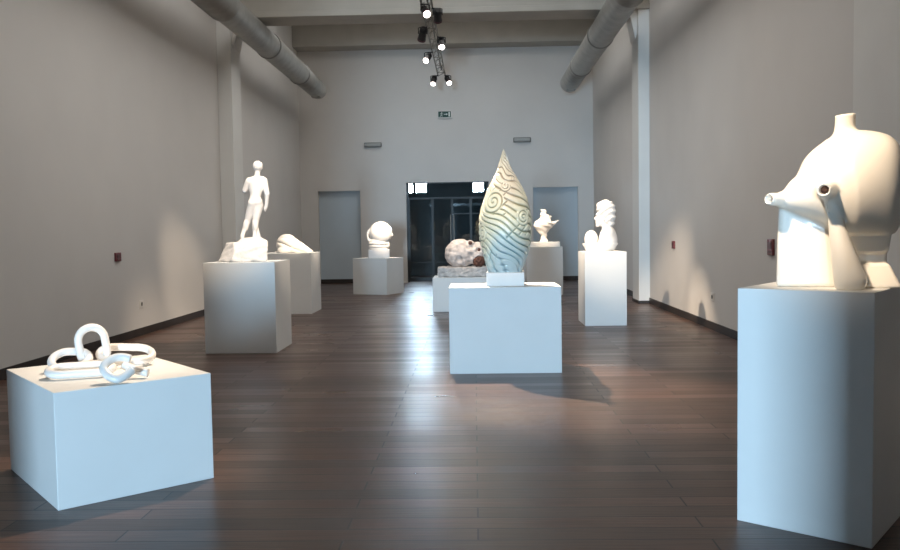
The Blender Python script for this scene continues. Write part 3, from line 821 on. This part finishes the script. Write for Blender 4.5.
# ------------------------------------------------------------------ lighting truss and spotlights
TX, TZ = -.84, 6.0
t = tag(empty('lighting_truss', (TX, 23.6, TZ)), 'slender lattice lighting truss hanging along the middle of the hall', 'truss')
tl = 22.0
for dx, dz in ((-.10, 0), (.10, 0), (0, .17)): tube_obj('chord', [(dx, 0, dz - .1), (dx, -tl, dz - .1)], .018, M['truss'], t, 8)
bm = bmesh.new()
n = 44
for i in range(n):
    y0, y1 = -tl * i / n, -tl * (i + 1) / n
    for s in (-.10, .10):
        a, b = ((s, y0, -.1), (0, y1, .07)) if i % 2 else ((0, y0, .07), (s, y1, -.1))
        tube(bm, [a, b], .007, 5)
    tube(bm, [(-.10, y0, -.1), (.10, y0 if i % 2 else y1, -.1)], .009, 5)
tag(obj_bm('lattice', bm, M['truss'], t, smooth=True), kind='stuff')
for y in (-5.55, -16.4): tube_obj('hanger_rod', [(0, y, .05), (0, y, ZC - TZ if False else .10)], .012, M['dark'], t, 6)

def spot_head(x, y, aim, label, lit=True, z=5.72, size=1.0):
    t = tag(empty('spotlight', (x, y, z)), label, 'spotlight', 'spotlights on the truss')
    t.location = (x, y, z)
    d = (Vector(aim) - Vector((x, y, z))).normalized()
    q = d.to_track_quat('-Z', 'Y').to_matrix().to_4x4()
    def rot(bm): bmesh.ops.transform(bm, matrix=q, verts=bm.verts[:])
    bm = bmesh.new(); S = size
    tube(bm, [(0, 0, .16 * S), (0, 0, .15 * S), (0, 0, .02 * S), (0, 0, -.02 * S), (0, 0, -.14 * S)], [.055 * S, .07 * S, .078 * S, .085 * S, .09 * S], 20)
    for k in range(4): tube(bm, [(0, 0, (.05 + .025 * k) * S), (0, 0, (.06 + .025 * k) * S)], .086 * S, 20)
    rot(bm); obj_bm('housing', bm, M['dark'], t, smooth=False)
    bm = bmesh.new(); tube(bm, [(0, 0, -.125 * S), (0, 0, -.165 * S)], .096 * S, 20); rot(bm); rg = obj_bm('front_ring', bm, M['wine'], t, smooth=False)
    bm = bmesh.new(); tube(bm, [(0, 0, -.160 * S), (0, 0, -.168 * S)], .080 * S, 20); rot(bm); obj_bm('lens', bm, M['lens'] if lit else M['grey'], t, smooth=False)
    # yoke from the side pivots up to the clamp
    sx = (q @ Vector((1, 0, 0))) * .098 * S
    top = Vector((0, 0, .13))
    bm = bmesh.new()
    tube(bm, [sx, sx + Vector((0, 0, .12)), top + sx * .5, top - sx * .5, -sx + Vector((0, 0, .12)), -sx], .012, 6)
    obj_bm('yoke', bm, M['dark'], t, smooth=True)
    bm = bmesh.new(); c = TX - x; s = 1 if c > 0 else -1
    tube(bm, [(0, 0, .13), (c - s * .09, 0, .13)], .016, 8); tube(bm, [(c - s * .10, -.03, .13), (c - s * .10, .03, .13)], .016, 10)
    obj_bm('clamp', bm, M['dark'], t, smooth=True)
    return d

def spot(x, y, aim, watts, deg=24, z=5.70, col=(1.0, .80, .60), blend=.85, size=.05, name='spot_lamp'):
    l = bpy.data.lights.new(name, 'SPOT'); l.energy = watts; l.color = col
    l.spot_size = math.radians(deg); l.spot_blend = blend; l.shadow_soft_size = size
    o = bpy.data.objects.new(name, l); p = Vector((x, y, z)); d = (Vector(aim) - p).normalized()
    o.location = p + d * .20; o.rotation_euler = d.to_track_quat('-Z', 'Y').to_euler()
    return link(o)

T = dict(left_wall=(-5.3, 15.6, .5), chain=(-2.48, 5.65, .75), david=(-3.13, 11.5, 1.9), shell=(-3.6, 16.85, 1.35), head=(-2.3, 21.55, 1.5), skull=(-.2, 16.9, 1.1),
         vase=(.35, 9.66, 1.75), bird=(1.72, 20.6, 1.6), bust=(2.16, 14.17, 1.6), vessel=(1.885, 4.58, 1.86))
heads = [  # the heads the photograph shows
    (-.86, 16.05, (1.3, 9.5, 1.0), 'black spotlight nearest the front, lit face turned down to the right', True),
    (-.64, 16.35, (-.6, 22.5, 1.0), 'unlit looking black spotlight turned away, right beside the foremost one', False),
    (-1.02, 17.85, (-2.5, 22.5, 1.2), 'long black spotlight turned away on the left of the truss', False),
    (-.66, 18.75, (-.3, 14.5, .5), 'lit black spotlight pointing straight down on the right of the truss', True),
    (-1.05, 20.3, (-3.2, 14.6, 1.0), 'lit black spotlight angled down to the left in the middle of the truss', True),
    (-1.05, 23.35, (-1.9, 19.0, .3), 'lit black spotlight at the far end of the truss, left of the pair', True),
    (-.66, 23.35, (1.4, 18.0, .5), 'lit black spotlight at the far end of the truss, right of the pair', True),
]
for i, (x, y, aim, lb, lit) in enumerate(heads):
    spot_head(x, y, aim, lb, lit, z=5.735, size=.95 if i == 2 else .86)

for (x, y, k_, watts, deg) in (
    (-.86, 2.6, 'vessel', 2500, 15), (-1.0, 8.6, 'chain', 1600, 24), (-.9, 3.6, 'chain', 520, 13),
    (-1.0, 7.8, 'david', 1900, 22), (-.95, 9.6, 'left_wall', 1300, 17),
    (-.7, 4.4, 'vase', 1500, 14), (-.75, 12.3, 'vase', 4200, 30),
    (-.66, 9.8, 'bust', 2600, 23), (-.66, 15.2, 'bust', 2000, 18),
    (-1.0, 13.0, 'shell', 2600, 11), (-1.05, 20.3, 'shell', 700, 16),
    (-1.0, 17.4, 'head', 4200, 11),
    (-.8, 13.0, 'skull', 1100, 11), (-.86, 16.05, 'vase', 400, 18),
    (-.64, 16.35, 'bird', 3400, 11), (-.66, 23.35, 'bird', 700, 16), (-1.05, 23.35, 'head', 700, 18),
    (-.66, 18.75, 'skull', 500, 16)):
    spot(x, y, T[k_], watts, deg, size=.16 if k_ == 'vessel' else .05)

def area(name, loc, rot, sx, sy, watts, col):
    l = bpy.data.lights.new(name, 'AREA'); l.shape = 'RECTANGLE'; l.size = sx; l.size_y = sy; l.energy = watts; l.color = col
    o = bpy.data.objects.new(name, l); o.location = loc; o.rotation_euler = rot
    return link(o)
# added area lamps: blue daylight in the passage window, general fill in the skylights
area('added_passage_daylight', (-2.45, -14.05, 1.62), (PI / 2, 0, 0), 1.08, 3.1, 4400, (.50, .76, 1.0))
area('added_skylight_fill', ((FILL_SKY[0] + FILL_SKY[1]) / 2, (FILL_SKY[2] + FILL_SKY[3]) / 2, ZC + .16), (0, 0, 0), FILL_SKY[1] - FILL_SKY[0], FILL_SKY[3] - FILL_SKY[2], 440, (1.0, .97, .92))

area('added_skylight_fill', ((FILL_SKY2[0] + FILL_SKY2[1]) / 2, (FILL_SKY2[2] + FILL_SKY2[3]) / 2, ZC + .16), (0, 0, 0), FILL_SKY2[1] - FILL_SKY2[0], FILL_SKY2[3] - FILL_SKY2[2], 190, (1.0, .97, .92))

# ------------------------------------------------------------------ fittings on the walls
def emergency(x, z, label):
    t = tag(empty('emergency_light', (x, YE + .006, z)), label, 'lamp', 'emergency lights on the end wall')
    box('housing', -.27, .27, -.07, 0, -.075, .075, M['grey'], t, bevel=.02)
    bm = bmesh.new(); bx(bm, -.25, .25, -.12, -.06, -.06, .055); obj_bm('diffuser', bm, M['diff'], t, bevel=.03)
emergency(-3.07, 4.26, 'small grey oblong wall lamp high on the end wall, left one')
emergency(1.51, 4.33, 'small grey oblong wall lamp high on the end wall, right one')

t = tag(empty('exit_sign', (-.84, YE, 5.13)), 'small dark green emergency exit sign high on the end wall', 'sign')
box('case', -.20, .22, -.05, 0, -.10, .11, M['white'], t, bevel=.006)
box('panel', -.20, .185, -.058, -.045, -.07, .105, M['sign'], t)
bm = bmesh.new(); Y0, Y1 = -.062, -.057
bx(bm, .11, .155, Y0, Y1, -.05, .085)                       # doorway
tube(bm, [(-.095, -.06, .075), (-.095, -.061, .075)], .016, 10)  # running figure
for p in (((-.10, .05), (-.115, -.0)), ((-.10, .045), (-.065, .02)), ((-.10, .045), (-.14, .035)), ((-.115, 0), (-.085, -.025)), ((-.085, -.025), (-.09, -.055)), ((-.115, 0), (-.13, -.04)), ((-.13, -.04), (-.16, -.045))):
    tube(bm, [(p[0][0], -.0595, p[0][1]), (p[1][0], -.0595, p[1][1])], .008, 6)
bx(bm, -.03, .05, Y0, Y1, .008, .027)                        # arrow
va = [bm.verts.new(c) for c in ((.045, -.062, .055), (.045, -.062, -.02), (.085, -.062, .0175))]; bm.faces.new(va)
obj_bm('pictogram', bm, M['signw'], t)

def wall_box(side, y, z, w, h, m, label, name='alarm_box'):
    x = XL if side < 0 else XR; s = -side
    t = tag(empty(name, (x - s * .006, y, z)), label, 'alarm' if name == 'alarm_box' else 'socket')
    bm = bmesh.new(); bx(bm, min(0, s * .034), max(0, s * .034), -w / 2, w / 2, -h / 2, h / 2); obj_bm('case', bm, m, t, bevel=.008)
    bm = bmesh.new(); a, b = s * .032, s * .040
    bx(bm, min(a, b), max(a, b), -w * .32, w * .32, -h * .1, h * .32); obj_bm('push_plate', bm, M['redd'] if name == 'alarm_box' else M['grey'], t)
    bm = bmesh.new(); bx(bm, min(a, b), max(a, b), -w * .3, w * .3, -h * .36, -h * .24); obj_bm('name_strip' if False else 'lower_strip', bm, M['redd'] if name == 'alarm_box' else M['grey'], t)
wall_box(-1, 12.4, 1.28, .19, .13, M['red'], 'small red alarm box on the left wall')
wall_box(1, 15.56, 1.27, .17, .14, M['red'], 'small red alarm box on the right wall near the bust')
wall_box(1, 10.48, 1.33, .20, .20, M['red'], 'small red alarm box on the right wall beside the big vessel')
wall_box(1, 19.3, 1.27, .16, .12, M['redd'], 'small dark box on the right wall beyond the pilaster')
def socket(side, y, z, label):
    x = XL if side < 0 else XR; s = -side
    t = tag(empty('wall_socket', (x, y, z)), label, 'socket')
    bm = bmesh.new(); bx(bm, min(0, s * .012), max(0, s * .012), -.075, .075, -.06, .06); obj_bm('plate', bm, M['white'], t, bevel=.004)
    tube_obj('socket_face', [(s * .011, 0, 0), (s * .018, 0, 0)], .032, M['grey'], t, 16)
socket(-1, 13.24, .50, 'small white wall socket low on the left wall')
socket(1, 13.04, .51, 'small white wall socket low on the right wall')

# ------------------------------------------------------------------ world and camera
w = bpy.data.worlds.new('World'); SC.world = w; w.use_nodes = True
w.node_tree.nodes['Background'].inputs[0].default_value = (.55, .72, 1, 1); w.node_tree.nodes['Background'].inputs[1].default_value = .3

F = 838.0; roll = math.radians(.9)
c_, s_ = math.cos(roll), math.sin(roll)
u, v_ = 474 - 450, 230 - 275
u0, v0 = u * c_ - v_ * s_, u * s_ + v_ * c_
pitch = math.atan2(-v0, F); yaw = math.atan2(u0, math.hypot(F, v0))
cam = bpy.data.cameras.new('Camera'); cam.sensor_width = 36; cam.lens = 36 * F / 900; cam.clip_end = 200
co = bpy.data.objects.new('Camera', cam); link(co)
mt = Matrix.Rotation(yaw, 4, 'Z') @ Matrix.Rotation(PI / 2 - pitch, 4, 'X') @ Matrix.Rotation(-roll, 4, 'Z')
mt.translation = (0, 0, 1.6)
co.matrix_world = mt
SC.camera = co
SC.view_settings.view_transform = 'Standard'; SC.view_settings.look = 'None'
SC.view_settings.exposure = 0.0; SC.view_settings.gamma = 1.0
SC.view_settings.use_curve_mapping = False
SC.cycles.use_denoising = True
SC.cycles.diffuse_bounces = 6; SC.cycles.max_bounces = 12; SC.cycles.sample_clamp_indirect = 6
